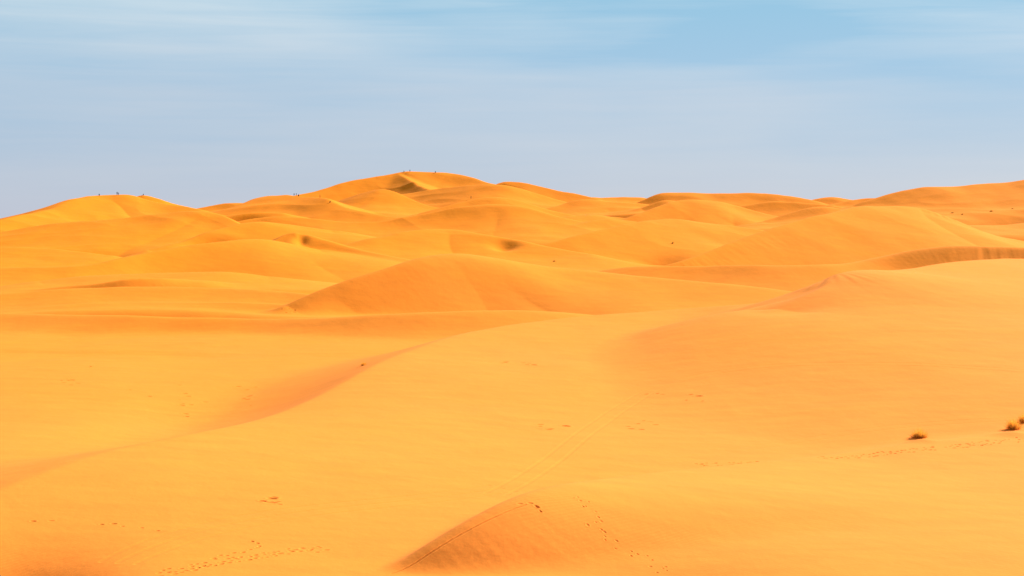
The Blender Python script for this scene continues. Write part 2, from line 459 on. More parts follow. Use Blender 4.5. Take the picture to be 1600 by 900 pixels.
dune('center_band', 'long wavy dune crossing the centre below the highest peak',
     [(330, 356, 742), (370, 347, 750), (400, 342.5, 756), (440, 340.5, 756), (500, 344, 752), (570, 348, 746), (610, 344.5, 746), (650, 338.5, 750), (690, 330, 752), (730, 323, 756), (780, 320, 760), (820, 326, 756), (890, 344, 746), (960, 356, 740)],
     f=[.25, .28, .3, .28, .24, .24, .28, .32, .34, .32, .28, .24, .2, .2], b=.2, Hf=[8, 9, 10, 10, 9, 9, 10, 12, 14, 16, 16, 14, 10, 10], Hb=10, r=[2, 2, 2, 2, 2, 1.5, 1.5, 1.5, 1.5, 2, 3, 4, 4, 4], R=100)
dune('bowl', 'pale hollow dune rim behind the dark bowl, left of centre',
     [(330, 345, 800), (350, 337, 806), (370, 334, 812), (400, 333, 816), (440, 335.5, 816)],
     f=[.3, .5, .55, .4, .2], b=.15, Hf=8, Hb=6, r=2, R=60)
# --- far dunes and the skyline
dune('far_left', 'leftmost skyline dune with people standing on its rounded top',
     [(-400, 372, 690), (-200, 362, 705), (-60, 353, 735), (0, 345.5, 752), (30, 337.5, 768), (62, 333.5, 788), (85, 325.5, 804), (105, 316, 820), (125, 310, 834), (155, 306, 848), (180, 305.5, 851), (200, 306.2, 851), (215, 308.8, 851), (240, 315, 848), (270, 320.5, 842), (310, 328, 832), (360, 340, 820)],
     f=[.2, .2, .2, .2, .19, .18, .18, .18, .2, .22, .22, .22, .2, .2, .2, .2, .2], b=.25, Hf=[14, 14, 14, 14, 15, 16, 18, 20, 20, 20, 20, 20, 20, 18, 16, 14, 12], Hb=16, r=[3, 3, 3, 3, 3, 3, 3, 4, 5, 6, 6, 5, 3, 2, 2, 2, 2], R=110)
dune('far_left_back', 'short dune crest behind the leftmost skyline dune',
     [(205, 312, 888), (216, 307.5, 890), (224, 305, 892), (236, 308, 892), (252, 314, 894), (270, 319, 896), (300, 325, 900), (330, 331, 904)],
     f=[.5, .5, .5, .5, .45, .4, .3, .3], b=.3, Hf=10, Hb=12, r=1.5, R=80)
dune('saddle', 'low skyline saddle dune between leftmost dune and the peak',
     [(280, 332, 975), (310, 325, 980), (330, 322.5, 982), (345, 319.3, 984), (358, 318.3, 985), (383, 318.3, 985), (410, 320, 985), (450, 326, 985)],
     f=[.2, .24, .3, .35, .3, .25, .2, .2], b=.3, Hf=12, Hb=12, r=2, R=90)
dune('peak_left', 'bright ridge dune left of the peak with small figures on its crest',
     [(340, 336, 928), (370, 324, 932), (400, 312.3, 930), (420, 306.3, 922), (450, 307.3, 908), (478, 308, 895), (500, 309, 884), (515, 314.5, 870), (545, 326, 852), (580, 335, 840), (620, 341, 830), (670, 347, 822)],
     f=[.14, .15, .16, .17, .18, .2, .26, .28, .28, .24, .2, .16], b=[.3, .3, .3, .3, .3, .3, .3, .26, .22, .2, .2, .2], Hf=[10, 12, 14, 16, 16, 16, 14, 12, 10, 9, 8, 8], Hb=10, r=[2, 2, 1.5, 2, 4, 4, 3, 3, 2.5, 2, 2, 2], R=110)
dune('pyramid', 'small pointed dune in front of the highest peak',
     [(490, 328, 936), (520, 319, 936), (560, 305.5, 936), (583, 299, 936), (597, 296.7, 936), (612, 300, 932), (640, 312, 926), (665, 321.5, 918), (700, 330, 910)],
     f=[.14, .15, .16, .17, .17, .17, .16, .16, .16], b=[.2, .2, .22, .25, .3, .34, .36, .36, .3], Hf=14, Hb=12, r=[3, 3, 2, 2, 2, 2, 1.5, 1.5, 2], R=90)
dune('peak', 'highest dune of the skyline, a broad peak with tiny figures on top',
     [(380, 330, 1020), (440, 312, 1040), (470, 304.5, 1052), (500, 297.5, 1062), (530, 288, 1074), (550, 282.5, 1080), (580, 277.5, 1088), (605, 274, 1093), (622, 270.5, 1098), (634, 268.8, 1100), (660, 270, 1100), (680, 270, 1100), (705, 271.3, 1100), (725, 276, 1094), (745, 281.5, 1086), (765, 286.7, 1076), (785, 291, 1070), (840, 303, 1062), (900, 316, 1056)],
     f=[.3, .34, .38, .42, .44, .45, .45, .42, .34, .30, .28, .28, .28, .28, .28, .28, .28, .28, .28], b=.3, Hf=[12, 14, 18, 22, 24, 26, 28, 28, 28, 28, 26, 26, 26, 24, 22, 20, 18, 16, 14], Hb=24, r=[2, 2, 2, 2, 2, 2, 2, 2, 2, 2, 4, 4, 4, 4, 3, 3, 3, 3, 3], R=130)
dune('peak_spur', 'bright spur falling to the right from the peak above a dark hollow',
     [(622, 272, 1096), (634, 278, 1082), (648, 287, 1060), (660, 293.5, 1042), (670, 298, 1026)],
     f=[.3, .45, .55, .55, .5], b=[.2, .25, .25, .22, .2], Hf=16, Hb=14, r=1.5, R=70)
dune('peak_foot', 'orange shaded dune ridge at the foot of the highest peak',
     [(590, 309, 1004), (630, 304.5, 1006), (668, 298.5, 1006), (700, 292.8, 1000), (735, 289.5, 994), (770, 288.3, 990), (800, 292, 990), (830, 301.5, 990), (868, 312, 988), (900, 320, 986)],
     f=[.24, .28, .32, .34, .34, .32, .28, .26, .24, .24], b=.2, Hf=[10, 12, 16, 20, 22, 22, 18, 14, 12, 12], Hb=10, r=2, R=90)
dune('peak_right', 'skyline ridge sloping down to the right of the highest peak',
     [(755, 302, 1046), (772, 291, 1052), (780, 285.8, 1056), (790, 283.8, 1058), (803, 284.3, 1058), (822, 287, 1056), (850, 293, 1052), (880, 300, 1048), (905, 306, 1044), (930, 312, 1040), (970, 322, 1036)],
     f=[.4, .45, .48, .48, .46, .44, .42, .4, .34, .3, .3], b=.3, Hf=[12, 12, 12, 12, 12, 12, 11, 10, 10, 10, 10], Hb=16, r=1.5, R=90)
dune('walker_dune', 'dune below the peak on which a lone figure walks',
     [(650, 336, 846), (690, 325.5, 852), (720, 315, 860), (738, 310.5, 865), (760, 309, 868), (785, 309.5, 870), (805, 314, 868), (835, 323, 866), (880, 335, 862), (930, 345, 856)],
     f=[.2, .22, .24, .22, .2, .2, .2, .2, .2, .2], b=[.3, .36, .4, .4, .35, .3, .25, .2, .2, .2], Hf=12, Hb=10, r=[1.5, 1.5, 1.5, 2, 3, 4, 4, 4, 4, 4], R=100)
dune('gap_far', 'farthest low skyline dunes in the gap right of the peak',
     [(860, 318, 1190), (905, 308, 1195), (925, 307.7, 1196), (948, 310.3, 1198), (956, 308.7, 1200), (966, 310.5, 1200), (985, 308.3, 1200), (1002, 308.8, 1200), (1010, 311, 1200), (1040, 316, 1200)],
     f=[.25] * 10, b=.3, Hf=14, Hb=14, r=2, R=110)
dune('gap_mid', 'pale dune flank filling the hollow right of the peak',
     [(840, 332, 930), (870, 322, 940), (905, 312, 950), (940, 314, 955), (1000, 319, 950), (1040, 326, 945)],
     f=[.2, .2, .2, .18, .18, .18], b=.25, Hf=14, Hb=12, r=[2, 2, 2, 4, 4, 4], R=100)
dune('gap_low', 'low rippled dunes in the middle of the gap right of the peak',
     [(840, 348, 800), (880, 340, 806), (920, 337, 812), (960, 341, 816), (1000, 346, 812), (1040, 350, 806)],
     f=.2, b=.2, Hf=9, Hb=9, r=2, R=80)
dune('gap_left', 'slim dune crest in the hollow right of the walking figure',
     [(845, 372, 720), (880, 360, 728), (910, 350, 738), (940, 343.5, 748), (960, 343, 752), (990, 346, 754), (1020, 352, 752)],
     f=[.25, .3, .32, .3, .25, .2, .2], b=.2, Hf=9, Hb=8, r=1.5, R=70)
dune('flat_top', 'flat topped skyline dune right of the gap',
     [(985, 322, 1000), (1008, 312, 1004), (1020, 306.3, 1006), (1034, 301, 1008), (1045, 300.3, 1010), (1070, 300.8, 1010), (1100, 302.3, 1008), (1140, 302.3, 1006), (1200, 303.7, 1004), (1225, 306.2, 1002), (1250, 310.7, 1000), (1270, 315, 998), (1300, 322, 996)],
     f=[.3, .34, .36, .36, .32, .3, .34, .4, .44, .42, .38, .34, .3], b=.3, Hf=[14] * 13, Hb=14, r=[1.5, 1.5, 1.5, 2, 3, 3, 3, 3, 3, 3, 2, 2, 2], R=100)
dune('step_small', 'small stepped dune with a dark side below the flat topped dune',
     [(1000, 326, 905), (1020, 318, 908), (1036, 311.5, 910), (1050, 312, 912), (1075, 318, 912)],
     f=[.34, .38, .34, .24, .2], b=.2, Hf=5, Hb=8, r=1, R=50)
dune('triangle', 'pale triangular dune below the flat topped skyline dune',
     [(930, 356, 796), (970, 346, 806), (1010, 332, 820), (1040, 321, 832), (1066, 313.3, 842), (1090, 313, 846), (1130, 316.5, 850), (1165, 328, 848), (1200, 336, 842), (1260, 346, 836)],
     f=[.34, .36, .36, .32, .26, .22, .2, .2, .2, .2], b=[.25, .3, .35, .35, .3, .25, .25, .3, .3, .3], Hf=14, Hb=12, r=[1, 1, 1, 1.5, 2.5, 4, 4, 2, 2, 2], R=100)
dune('right_low', 'low dark faced dune between the flat topped dune and right ridge',
     [(1130, 326, 905), (1160, 323, 905), (1195, 316.8, 908), (1230, 317.5, 908), (1280, 321, 905), (1330, 326, 900)],
     f=[.3, .4, .5, .5, .45, .4], b=.2, Hf=9, Hb=8, r=1.5, R=70)
dune('small_bright', 'small bright pointed dune in front of the right skyline dip',
     [(1190, 346, 800), (1230, 336, 806), (1262, 327, 810), (1288, 321.3, 812), (1310, 326, 808), (1345, 336, 800)],
     f=.18, b=.25, Hf=10, Hb=9, r=2, R=70)
dune('dip', 'little rounded dune in the right skyline dip',
     [(1250, 319, 1060), (1272, 313, 1064), (1287, 309.7, 1066), (1312, 309.2, 1066), (1324, 311.3, 1064), (1350, 317, 1060)],
     f=.26, b=.3, Hf=10, Hb=10, r=2, R=80)
dune('dip_right', 'small crest with a dark slip face left of the right skyline ridge',
     [(1300, 320, 950), (1330, 313.5, 955), (1345, 311.2, 958), (1358, 310.5, 958), (1376, 311, 955), (1400, 316, 950)],
     f=.28, b=.3, Hf=10, Hb=10, r=1.5, R=70)
dune('dip_spur', 'short dark edged spur below the right skyline dip',
     [(1357, 313, 930), (1352, 318, 915), (1343, 324, 900)],
     f=.5, b=.2, Hf=6, Hb=6, r=1, R=40)
dune('right_skyline', 'tall dune rising along the skyline at the right edge with dark shrubs on its flank',
     [(1330, 322, 890), (1365, 312, 894), (1382, 306.8, 896), (1400, 301.3, 898), (1425, 296.8, 900), (1460, 293.2, 902), (1490, 290.8, 904), (1530, 287.8, 906), (1560, 286.3, 906), (1585, 284, 905), (1610, 281, 904), (1700, 270, 900), (1900, 262, 890), (2200, 280, 880)],
     f=[.24, .24, .26, .28, .28, .28, .28, .28, .28, .28, .3, .3, .3, .3], b=.3, Hf=[10, 12, 14, 16, 18, 20, 20, 20, 20, 22, 22, 24, 24, 24], Hb=20, r=[2, 2, 2, 2, 3, 4, 4, 4, 4, 3, 3, 3, 3, 3], R=110)
dune('right_valley', 'pale valley dune between the large smooth dune and right edge',
     [(1440, 352, 760), (1490, 352, 758), (1530, 353, 755), (1600, 349, 755), (1700, 346, 755)],
     f=.12, b=.1, Hf=8, Hb=6, r=4, R=70)

# pits and swells
bump(-130, 960, 112, 7.5, 15, -11.0)          # the ground drops away at the lower left
bump(1036, 406, 634, 10, 12, -4.5)       # dark hollow left of the big right dune
bump(787, 374, 632, 5, 7, -2.4)
bump(366, 342, 803, 12, 9, -4.0)
bump(340, 373, 620, 10, 8, -4.0)         # hollow by the brink
bump(468, 374, 596, 2.2, 7, -1.3)       # the notch
bump(120, 560, 300, 16, 30, 0.8)
bump(1500, 790, 150, 14, 10, 0.25)
bump(350, 625, 235, 16, 38, -2.6)        # hollow behind the diagonal crest
bump(1330, 850, 136, 30, 24, 1.4)        # swell on the foreground dune, its back leans to the sun
bump(1436, 689, 197, 2.0, 1.3, 0.35)     # sand caught by the tufts
bump(1583, 676, 203, 2.0, 1.5, 0.35)

# ------------------------------------------------------------------ terrain sheet
us = np.concatenate([-np.geomspace(3.2, 0.345, 46), np.linspace(-0.34, 0.34, 860), np.geomspace(0.345, 3.2, 46)])
ys = [-60.0]
while ys[-1] < 1290:
    y = ys[-1]
    ys.append(y + float(np.interp(y, [-60, 60, 110, 116, 200, 400, 800, 1200, 1290], [4, 4, 1.0, 0.45, 0.62, 0.85, 1.25, 1.5, 4])))
ys = np.concatenate([ys, np.geomspace(1300, 30000, 60)])
U, Yg = np.meshgrid(us, ys)
Xg = U * (Yg + 90)
nr, nc = Xg.shape
Zg, Ig = terrain(Xg, Yg, True)
Zg = Zg.reshape(nr, nc); Ig = Ig.reshape(nr, nc)


def sheet(x, y):
    """height of the sheet by bilinear look-up"""
    j = np.clip(np.searchsorted(ys, y) - 1, 0, nr - 2)
    v = (y - ys[j]) / (ys[j + 1] - ys[j])
    u = x / (y + 90)
    i = np.clip(np.searchsorted(us, u) - 1, 0, nc - 2)
    w = (u - us[i]) / (us[i + 1] - us[i])
    return (Zg[j, i] * (1 - w) + Zg[j, i + 1] * w) * (1 - v) + (Zg[j + 1, i] * (1 - w) + Zg[j + 1, i + 1] * w) * v


def hit(px, py, lift=0.0, tries=14):
    """first point of the sand met by the ray through a pixel; slides down a little over skylines"""
    for k in range(tries):
        r = ray(px, py + 0.5 * k)
        Y = np.concatenate([np.arange(100, 420, 0.2), np.arange(420, 1260, 0.5)])
        P = r[None, :] * (Y / r[1])[:, None]
        z = sheet(P[:, 0], P[:, 1])
        w = np.where(P[:, 2] < z)[0]
        if len(w):
            i = w[0]
            return Vector((P[i, 0], P[i, 1], z[i] + lift))
    return None


# ------------------------------------------------------------------ marks in the sand
rnd = random.Random(5)
MARKS = []    # name, kind, list of prints (x, y, rx, ry, yaw, depth) or grooves


def path_px(pts):
    out = []
    for p in pts:
        h = hit(*p)
        out.append((h.x, h.y))
    return np.array(out)


def resample(P, step):
    d = np.concatenate([[0], np.cumsum(np.hypot(*np.diff(P, axis=0).T))])
    s = np.arange(0, d[-1], step)
    return np.column_stack([np.interp(s, d, P[:, 0]), np.interp(s, d, P[:, 1])])


def trail(label, pts, lanes=1, spread=0.5, step=0.75, size=0.2, depth=0.1, drop=0.0):
    P = path_px(pts)
    prints = []
    for l in range(lanes):
        off = (l - (lanes - 1) / 2) * spread
        Q = resample(P, step)
        for i in range(len(Q)):
            if rnd.random() < drop:
                continue
            a, b = Q[max(i - 1, 0)], Q[min(i + 1, len(Q) - 1)]
            t = (b - a) / (np.hypot(*(b - a)) + 1e-6)
            nrm = np.array([-t[1], t[0]])
            c = Q[i] + nrm * (off + (0.14 if i % 2 else -0.14) + rnd.gauss(0, 0.12 + 0.1 * (lanes > 1))) + t * rnd.gauss(0, 0.15)
            s = size * rnd.uniform(0.75, 1.25)
            prints.append((c[0], c[1], s * 1.5, s, math.atan2(t[1], t[0]) + rnd.gauss(0, 0.2), depth * rnd.uniform(0.6, 1.2)))
    MARKS.append(dict(name='footprint_trail', label=label, prints=prints, lines=[]))


def scatter(label, boxes, n, size=0.22, depth=0.1):
    prints = []
    for (x0, y0, x1, y1) in boxes:
        for k in range(n):
            h = hit(rnd.uniform(x0, x1), rnd.uniform(y0, y1))
            s = size * rnd.uniform(0.6, 1.4)
            prints.append((h.x, h.y, s * 1.6, s, rnd.uniform(-0.5, 0.5), depth * rnd.uniform(0.4, 1.2)))
    MARKS.append(dict(name='footprint_trail', label=label, prints=prints, lines=[]))


def track(name, label, pts, offs, width=0.22, depth=0.05):
    P = path_px(pts)
    # smooth the line
    Q = resample(P, 1.0)
    for _ in range(30):
        Q[1:-1] = 0.25 * Q[:-2] + 0.5 * Q[1:-1] + 0.25 * Q[2:]
    t = np.gradient(Q, axis=0)
    t /= np.hypot(t[:, 0], t[:, 1])[:, None] + 1e-9
    nrm = np.column_stack([-t[:, 1], t[:, 0]])
    lines = [(Q + nrm * o, width, depth) for o in offs]
    MARKS.append(dict(name=name, label=label, prints=[], lines=lines))


trail('dense footprints trampled into the sand at the bottom left', [(250, 897), (300, 888), (360, 876), (430, 864), (505, 856)], lanes=3, spread=0.55, step=0.62, size=0.14, depth=0.06, drop=0.12)
trail('single line of footprints above the trampled patch', [(330, 872), (380, 862), (410, 855), (395, 846)], lanes=1, step=0.8, size=0.15, depth=0.09)
trail('short row of footprints low at left', [(30, 815), (80, 815), (125, 820), (190, 820), (235, 827), (268, 829)], lanes=1, step=0.9, size=0.15, depth=0.06, drop=0.4)
trail('footprints following the foreground crest at right', [(1085, 727), (1180, 722), (1300, 717), (1400, 706), (1500, 697), (1600, 686)], lanes=3, spread=0.8, step=0.8, size=0.15, depth=0.08, drop=0.3)
trail('faint footprints descending the foreground dune', [(905, 778), (925, 805), (935, 835), (975, 855), (1020, 880), (1045, 897)], lanes=2, spread=0.6, step=0.8, size=0.11, depth=0.05, drop=0.35)
trail('few deep footprints on the foreground crest', [(818, 787), (835, 789), (852, 803)], lanes=1, step=0.5, size=0.14, depth=0.06)
scatter('scattered scuffs in the left basin', [(95, 590, 125, 604), (280, 630, 300, 662), (200, 600, 330, 640), (370, 580, 400, 636), (440, 482, 462, 490)], 7, size=0.24, depth=0.1)
scatter('scattered scuffs on the broad sunlit slope', [(965, 615, 1110, 628), (980, 655, 1050, 672), (840, 660, 890, 672), (780, 565, 870, 572), (410, 770, 440, 790)], 7, size=0.24, depth=0.09)
track('tyre_track', 'double tyre track curving down the broad sunlit slope', [(1640, 583), (1600, 580), (1500, 573), (1400, 569), (1280, 569), (1180, 573), (1080, 587), (1010, 612), (960, 644), (910, 680), (860, 722), (810, 756), (770, 775)], (-1.0, 1.0), width=0.22, depth=0.025)
track('tyre_track', 'faint tyre tracks crossing low behind the foreground dune', [(200, 880), (300, 838), (400, 815), (520, 797), (640, 787), (740, 775), (800, 765)], (-0.9, 0.9, 2.6), width=0.26, depth=0.03)
track('tyre_track', 'faint tyre tracks below the grass tufts', [(1000, 730), (1100, 712), (1200, 695), (1300, 680), (1420, 664), (1600, 655)], (-0.9, 0.9), width=0.24, depth=0.02)
track('sand_crack', 'thin crack along the shaded face of the foreground dune', [(612, 897), (650, 877), (700, 850), (740, 830), (790, 805), (822, 790)], (0.0,), width=0.09, depth=0.05)


def mark_offset(mk, x, y):
    z = np.zeros(len(x))
    for (cx, cy, rx, ry, yaw, dep) in mk['prints']:
        m = np.where((np.abs(x - cx) < 1.6 * rx + 1.4 * ry + .3) & (np.abs(y - cy) < 1.6 * rx + 1.4 * ry + .3))[0]
        if not len(m):
            continue
        c, s = math.cos(yaw), math.sin(yaw)
        dx, dy = x[m] - cx, y[m] - cy
        q = ((dx * c + dy * s) / rx)**2 + ((-dx * s + dy * c) / ry)**2
        z[m] += -dep * np.exp(-q * q) + 0.25 * dep * np.exp(-((np.sqrt(q) - 1.5) / 0.35)**2)
    for (Q, w, dep) in mk['lines']:
        A, B = Q[:-1], Q[1:]
        box = np.where((x > Q[:, 0].min() - 2) & (x < Q[:, 0].max() + 2) & (y > Q[:, 1].min() - 2) & (y < Q[:, 1].max() + 2))[0]
        for i in range(0, len(box), 4000):
            bi = box[i:i + 4000]
            X, Y = x[bi, None], y[bi, None]
            ab = B - A
            t = np.clip(((X - A[:, 0]) * ab[:, 0] + (Y - A[:, 1]) * ab[:, 1]) / ((ab**2).sum(1) + 1e-9), 0, 1)
            d = np.sqrt(((X - A[:, 0] - t * ab[:, 0])**2 + (Y - A[:, 1] - t * ab[:, 1])**2).min(1))
            z[bi] += -dep * np.exp(-(d / w)**4) + 0.12 * dep * np.exp(-((d - 1.6 * w) / (0.5 * w))**2)
    return z


def all_marks(x, y):
    z = np.zeros(len(x))
    x0, x1, y0, y1 = x.min() - 3, x.max() + 3, y.min() - 3, y.max() + 3
    for mk in MARKS:
        pr = [p for p in mk['prints'] if x0 < p[0] < x1 and y0 < p[1] < y1]
        ln = [l for l in mk['lines'] if l[0][:, 0].max() > x0 and l[0][:, 0].min() < x1 and l[0][:, 1].max() > y0 and l[0][:, 1].min() < y1]
        if pr or ln:
            z += mark_offset(dict(prints=pr, lines=ln), x, y)
    return z


def reach(mk, cx, cy):
    """grid cells touched by a mark"""
    sel = np.zeros(cx.shape, bool)

    def box(x, y, r):
        j0 = np.searchsorted(ys, y - r) - 2; j1 = np.searchsorted(ys, y + r) + 1
        j0, j1 = max(j0, 0), min(j1, cx.shape[0])
        sub = (np.abs(cx[j0:j1] - x) < r + 0.3) & (np.abs(cy[j0:j1] - y) < r + 0.7)
        sel[j0:j1] |= sub
    for p in mk['prints']:
        box(p[0], p[1], 2.1 * p[2])
    for (Q, w, dep) in mk['lines']:
        for q in Q[::1]:
            box(q[0], q[1], 0.62 + 2 * w)
    return sel


CX = 0.25 * (Xg[:-1, :-1] + Xg[1:, :-1] + Xg[:-1, 1:] + Xg[1:, 1:])
CY = 0.25 * (Yg[:-1, :-1] + Yg[1:, :-1] + Yg[:-1, 1:] + Yg[1:, 1:])
cell_mark = np.full(CX.shape, -1, np.int32)
for mi, mk in enumerate(MARKS):
    s = reach(mk, CX, CY)
    cell_mark[s & (cell_mark < 0)] = mi

# smooth normals of the whole sheet, shared by every piece cut from it
P = np.stack([Xg, Yg, Zg], -1)
du_ = np.gradient(P, axis=1); dv_ = np.gradient(P, axis=0)
Nn = np.cross(du_, dv_)
Nn /= np.linalg.norm(Nn, axis=-1, keepdims=True)
Nn[Nn[..., 2] < 0] *= -1
vid = np.arange(nr * nc).reshape(nr, nc)
quads = np.stack([vid[:-1, :-1], vid[:-1, 1:], vid[1:, 1:], vid[1:, :-1]], -1)
Pf, Nf = P.reshape(-1, 3), Nn.reshape(-1, 3)

# ---- sand material
sand, t, b = mat_new('sand')
b.inputs['Roughness'].default_value = 0.95
b.inputs['Specular IOR Level'].default_value = 0.08
geo = N(t, 'ShaderNodeNewGeometry')
sp = N(t, 'ShaderNodeSeparateXYZ'); L(t, geo.outputs['Position'], sp.inputs[0])
# the high dunes far back are of a deeper orange sand than the paler flats
mr = N(t, 'ShaderNodeMapRange')
mr.inputs['From Min'].default_value = 180; mr.inputs['From Max'].default_value = 620
L(t, sp.outputs['Y'], mr.inputs['Value'])
nA = N(t, 'ShaderNodeTexNoise'); nA.inputs['Scale'].default_value = 0.02; nA.inputs['Detail'].default_value = 5
L(t, geo.outputs['Position'], nA.inputs['Vector'])
ad = N(t, 'ShaderNodeMath', operation='MULTIPLY_ADD')
L(t, nA.outputs['Fac'], ad.inputs[0]); ad.inputs[1].default_value = 0.7
sb = N(t, 'ShaderNodeMath', operation='SUBTRACT'); L(t, mr.outputs[0], sb.inputs[0]); sb.inputs[1].default_value = 0.35
L(t, sb.outputs[0], ad.inputs[2])
ad.use_clamp = True
mx = N(t, 'ShaderNodeMix', data_type='RGBA')
mx.inputs[6].default_value = (0.97, 0.280, 0.032, 1)
mx.inputs[7].default_value = (0.97, 0.264, 0.006, 1)
L(t, ad.outputs[0], mx.inputs[0])
nB = N(t, 'ShaderNodeTexNoise'); nB.inputs['Scale'].default_value = 6.0; nB.inputs['Detail'].default_value = 6; nB.inputs['Roughness'].default_value = 0.7
L(t, geo.outputs['Position'], nB.inputs['Vector'])
mrB = N(t, 'ShaderNodeMapRange'); mrB.inputs['To Min'].default_value = 0.94; mrB.inputs['To Max'].default_value = 1.06
L(t, nB.outputs['Fac'], mrB.inputs['Value'])
mul = N(t, 'ShaderNodeMix', data_type='RGBA', blend_type='MULTIPLY'); mul.inputs[0].default_value = 1.0
L(t, mx.outputs[2], mul.inputs[6]); L(t, mrB.outputs[0], mul.inputs[7])
nS = N(t, 'ShaderNodeTexNoise'); nS.inputs['Scale'].default_value = 1.0; nS.inputs['Detail'].default_value = 6; nS.inputs['Roughness'].default_value = 0.6
mpS = N(t, 'ShaderNodeMapping'); mpS.inputs['Scale'].default_value = (0.12, 0.35, 0.35); mpS.inputs['Rotation'].default_value = (0, 0, 0.35)
L(t, geo.outputs['Position'], mpS.inputs[0]); L(t, mpS.outputs[0], nS.inputs['Vector'])
mrS = N(t, 'ShaderNodeMapRange'); mrS.inputs['From Min'].default_value = 0.25; mrS.inputs['From Max'].default_value = 0.75
mrS.inputs['To Min'].default_value = 0.93; mrS.inputs['To Max'].default_value = 1.07
L(t, nS.outputs['Fac'], mrS.inputs['Value'])
mu2 = N(t, 'ShaderNodeMix', data_type='RGBA', blend_type='MULTIPLY'); mu2.inputs[0].default_value = 1.0
L(t, mul.outputs[2], mu2.inputs[6]); L(t, mrS.outputs[0], mu2.inputs[7])
L(t, mu2.outputs[2], b.inputs['Base Color'])
# wind ripples
mpr = N(t, 'ShaderNodeMapping'); mpr.inputs['Rotation'].default_value = (0, 0, 0.9)
L(t, geo.outputs['Position'], mpr.inputs[0])
wv = N(t, 'ShaderNodeTexWave', wave_type='BANDS', bands_direction='X', wave_profile='SIN')
wv.inputs['Scale'].default_value = 0.75; wv.inputs['Distortion'].default_value = 2.2
wv.inputs['Detail'].default_value = 2; wv.inputs['Detail Scale'].default_value = 0.5
L(t, mpr.outputs[0], wv.inputs['Vector'])
nM = N(t, 'ShaderNodeTexNoise'); nM.inputs['Scale'].default_value = 0.06; nM.inputs['Detail'].default_value = 2
L(t, geo.outputs['Position'], nM.inputs['Vector'])
mrM = N(t, 'ShaderNodeMapRange'); mrM.inputs['From Min'].default_value = 0.38; mrM.inputs['From Max'].default_value = 0.62
L(t, nM.outputs['Fac'], mrM.inputs['Value'])
mm = N(t, 'ShaderNodeMath', operation='MULTIPLY'); L(t, wv.outputs['Fac'], mm.inputs[0]); L(t, mrM.outputs[0], mm.inputs[1])
b1 = N(t, 'ShaderNodeBump'); b1.inputs['Strength'].default_value = 0.5; b1.inputs['Distance'].default_value = 0.028
L(t, mm.outputs[0], b1.inputs['Height'])
nG = N(t, 'ShaderNodeTexNoise'); nG.inputs['Scale'].default_value = 1.6; nG.inputs['Detail'].default_value = 5; nG.inputs['Roughness'].default_value = 0.65
L(t, geo.outputs['Position'], nG.inputs['Vector'])
b2 = N(t, 'ShaderNodeBump'); b2.inputs['Strength'].default_value = 0.35; b2.inputs['Distance'].default_value = 0.06
L(t, nG.outputs['Fac'], b2.inputs['Height']); L(t, b1.outputs[0], b2.inputs['Normal'])
nH = N(t, 'ShaderNodeTexNoise'); nH.inputs['Scale'].default_value = 0.28; nH.inputs['Detail'].default_value = 4; nH.inputs['Roughness'].default_value = 0.55
L(t, geo.outputs['Position'], nH.inputs['Vector'])
b3 = N(t, 'ShaderNodeBump'); b3.inputs['Strength'].default_value = 0.5; b3.inputs['Distance'].default_value = 0.22
L(t, nH.outputs['Fac'], b3.inputs['Height']); L(t, b2.outputs[0], b3.inputs['Normal'])
L(t, b3.outputs[0], b.inputs['Normal'])


def mesh_from(name, V, T, NN, parent=None):
    me = bpy.data.meshes.new(name)
    me.vertices.add(len(V)); me.vertices.foreach_set('co', V.astype(np.float32).ravel())
    n = len(T)
    me.loops.add(3 * n); me.loops.foreach_set('vertex_index', T.astype(np.int32).ravel())
    me.polygons.add(n)
    me.polygons.foreach_set('loop_start', np.arange(0, 3 * n, 3, dtype=np.int32))
    me.polygons.foreach_set('loop_total', np.full(n, 3, np.int32))
    me.polygons.foreach_set('use_smooth', np.ones(n, bool))
    me.update(calc_edges=True)
    me.normals_split_custom_set_from_vertices(NN.astype(np.float32))
    me.materials.append(sand)
    o = bpy.data.objects.new(name, me)
    col.objects.link(o)
    if parent is not None:
        o.parent = parent
    return o


def tris(q, NN):
    """split quads along the diagonal that runs with the ridge"""
    d1 = (NN[q[:, 0]] * NN[q[:, 2]]).sum(1); d2 = (NN[q[:, 1]] * NN[q[:, 3]]).sum(1)
    k = d1 >= d2
    A = np.where(k[:, None], q[:, [0, 1, 2]], q[:, [0, 1, 3]])
    B = np.where(k[:, None], q[:, [0, 2, 3]], q[:, [1, 2, 3]])
    return np.concatenate([A, B])


def cut(name, sel):
    q = quads[sel].reshape(-1, 4)
    u, inv = np.unique(q, return_inverse=True)
    return mesh_from(name, Pf[u], tris(inv.reshape(-1, 4), Nf[u]), Nf[u])


plain = cell_mark < 0
owner = Ig[:-1, :-1]
roots = {}
ground = cut('ground', plain & (owner < 0))
ground['kind'] = 'structure'
ground['label'] = 'flat orange sand between and beyond the dunes'
roots[-1] = ground
for i, du in enumerate(DUNES):
    s = plain & (owner == i)
    if s.sum() < 12:
        continue
    o = cut('sand_dune', s)
    o['kind'] = 'structure'
    o['label'] = du['label']
    roots[i] = o

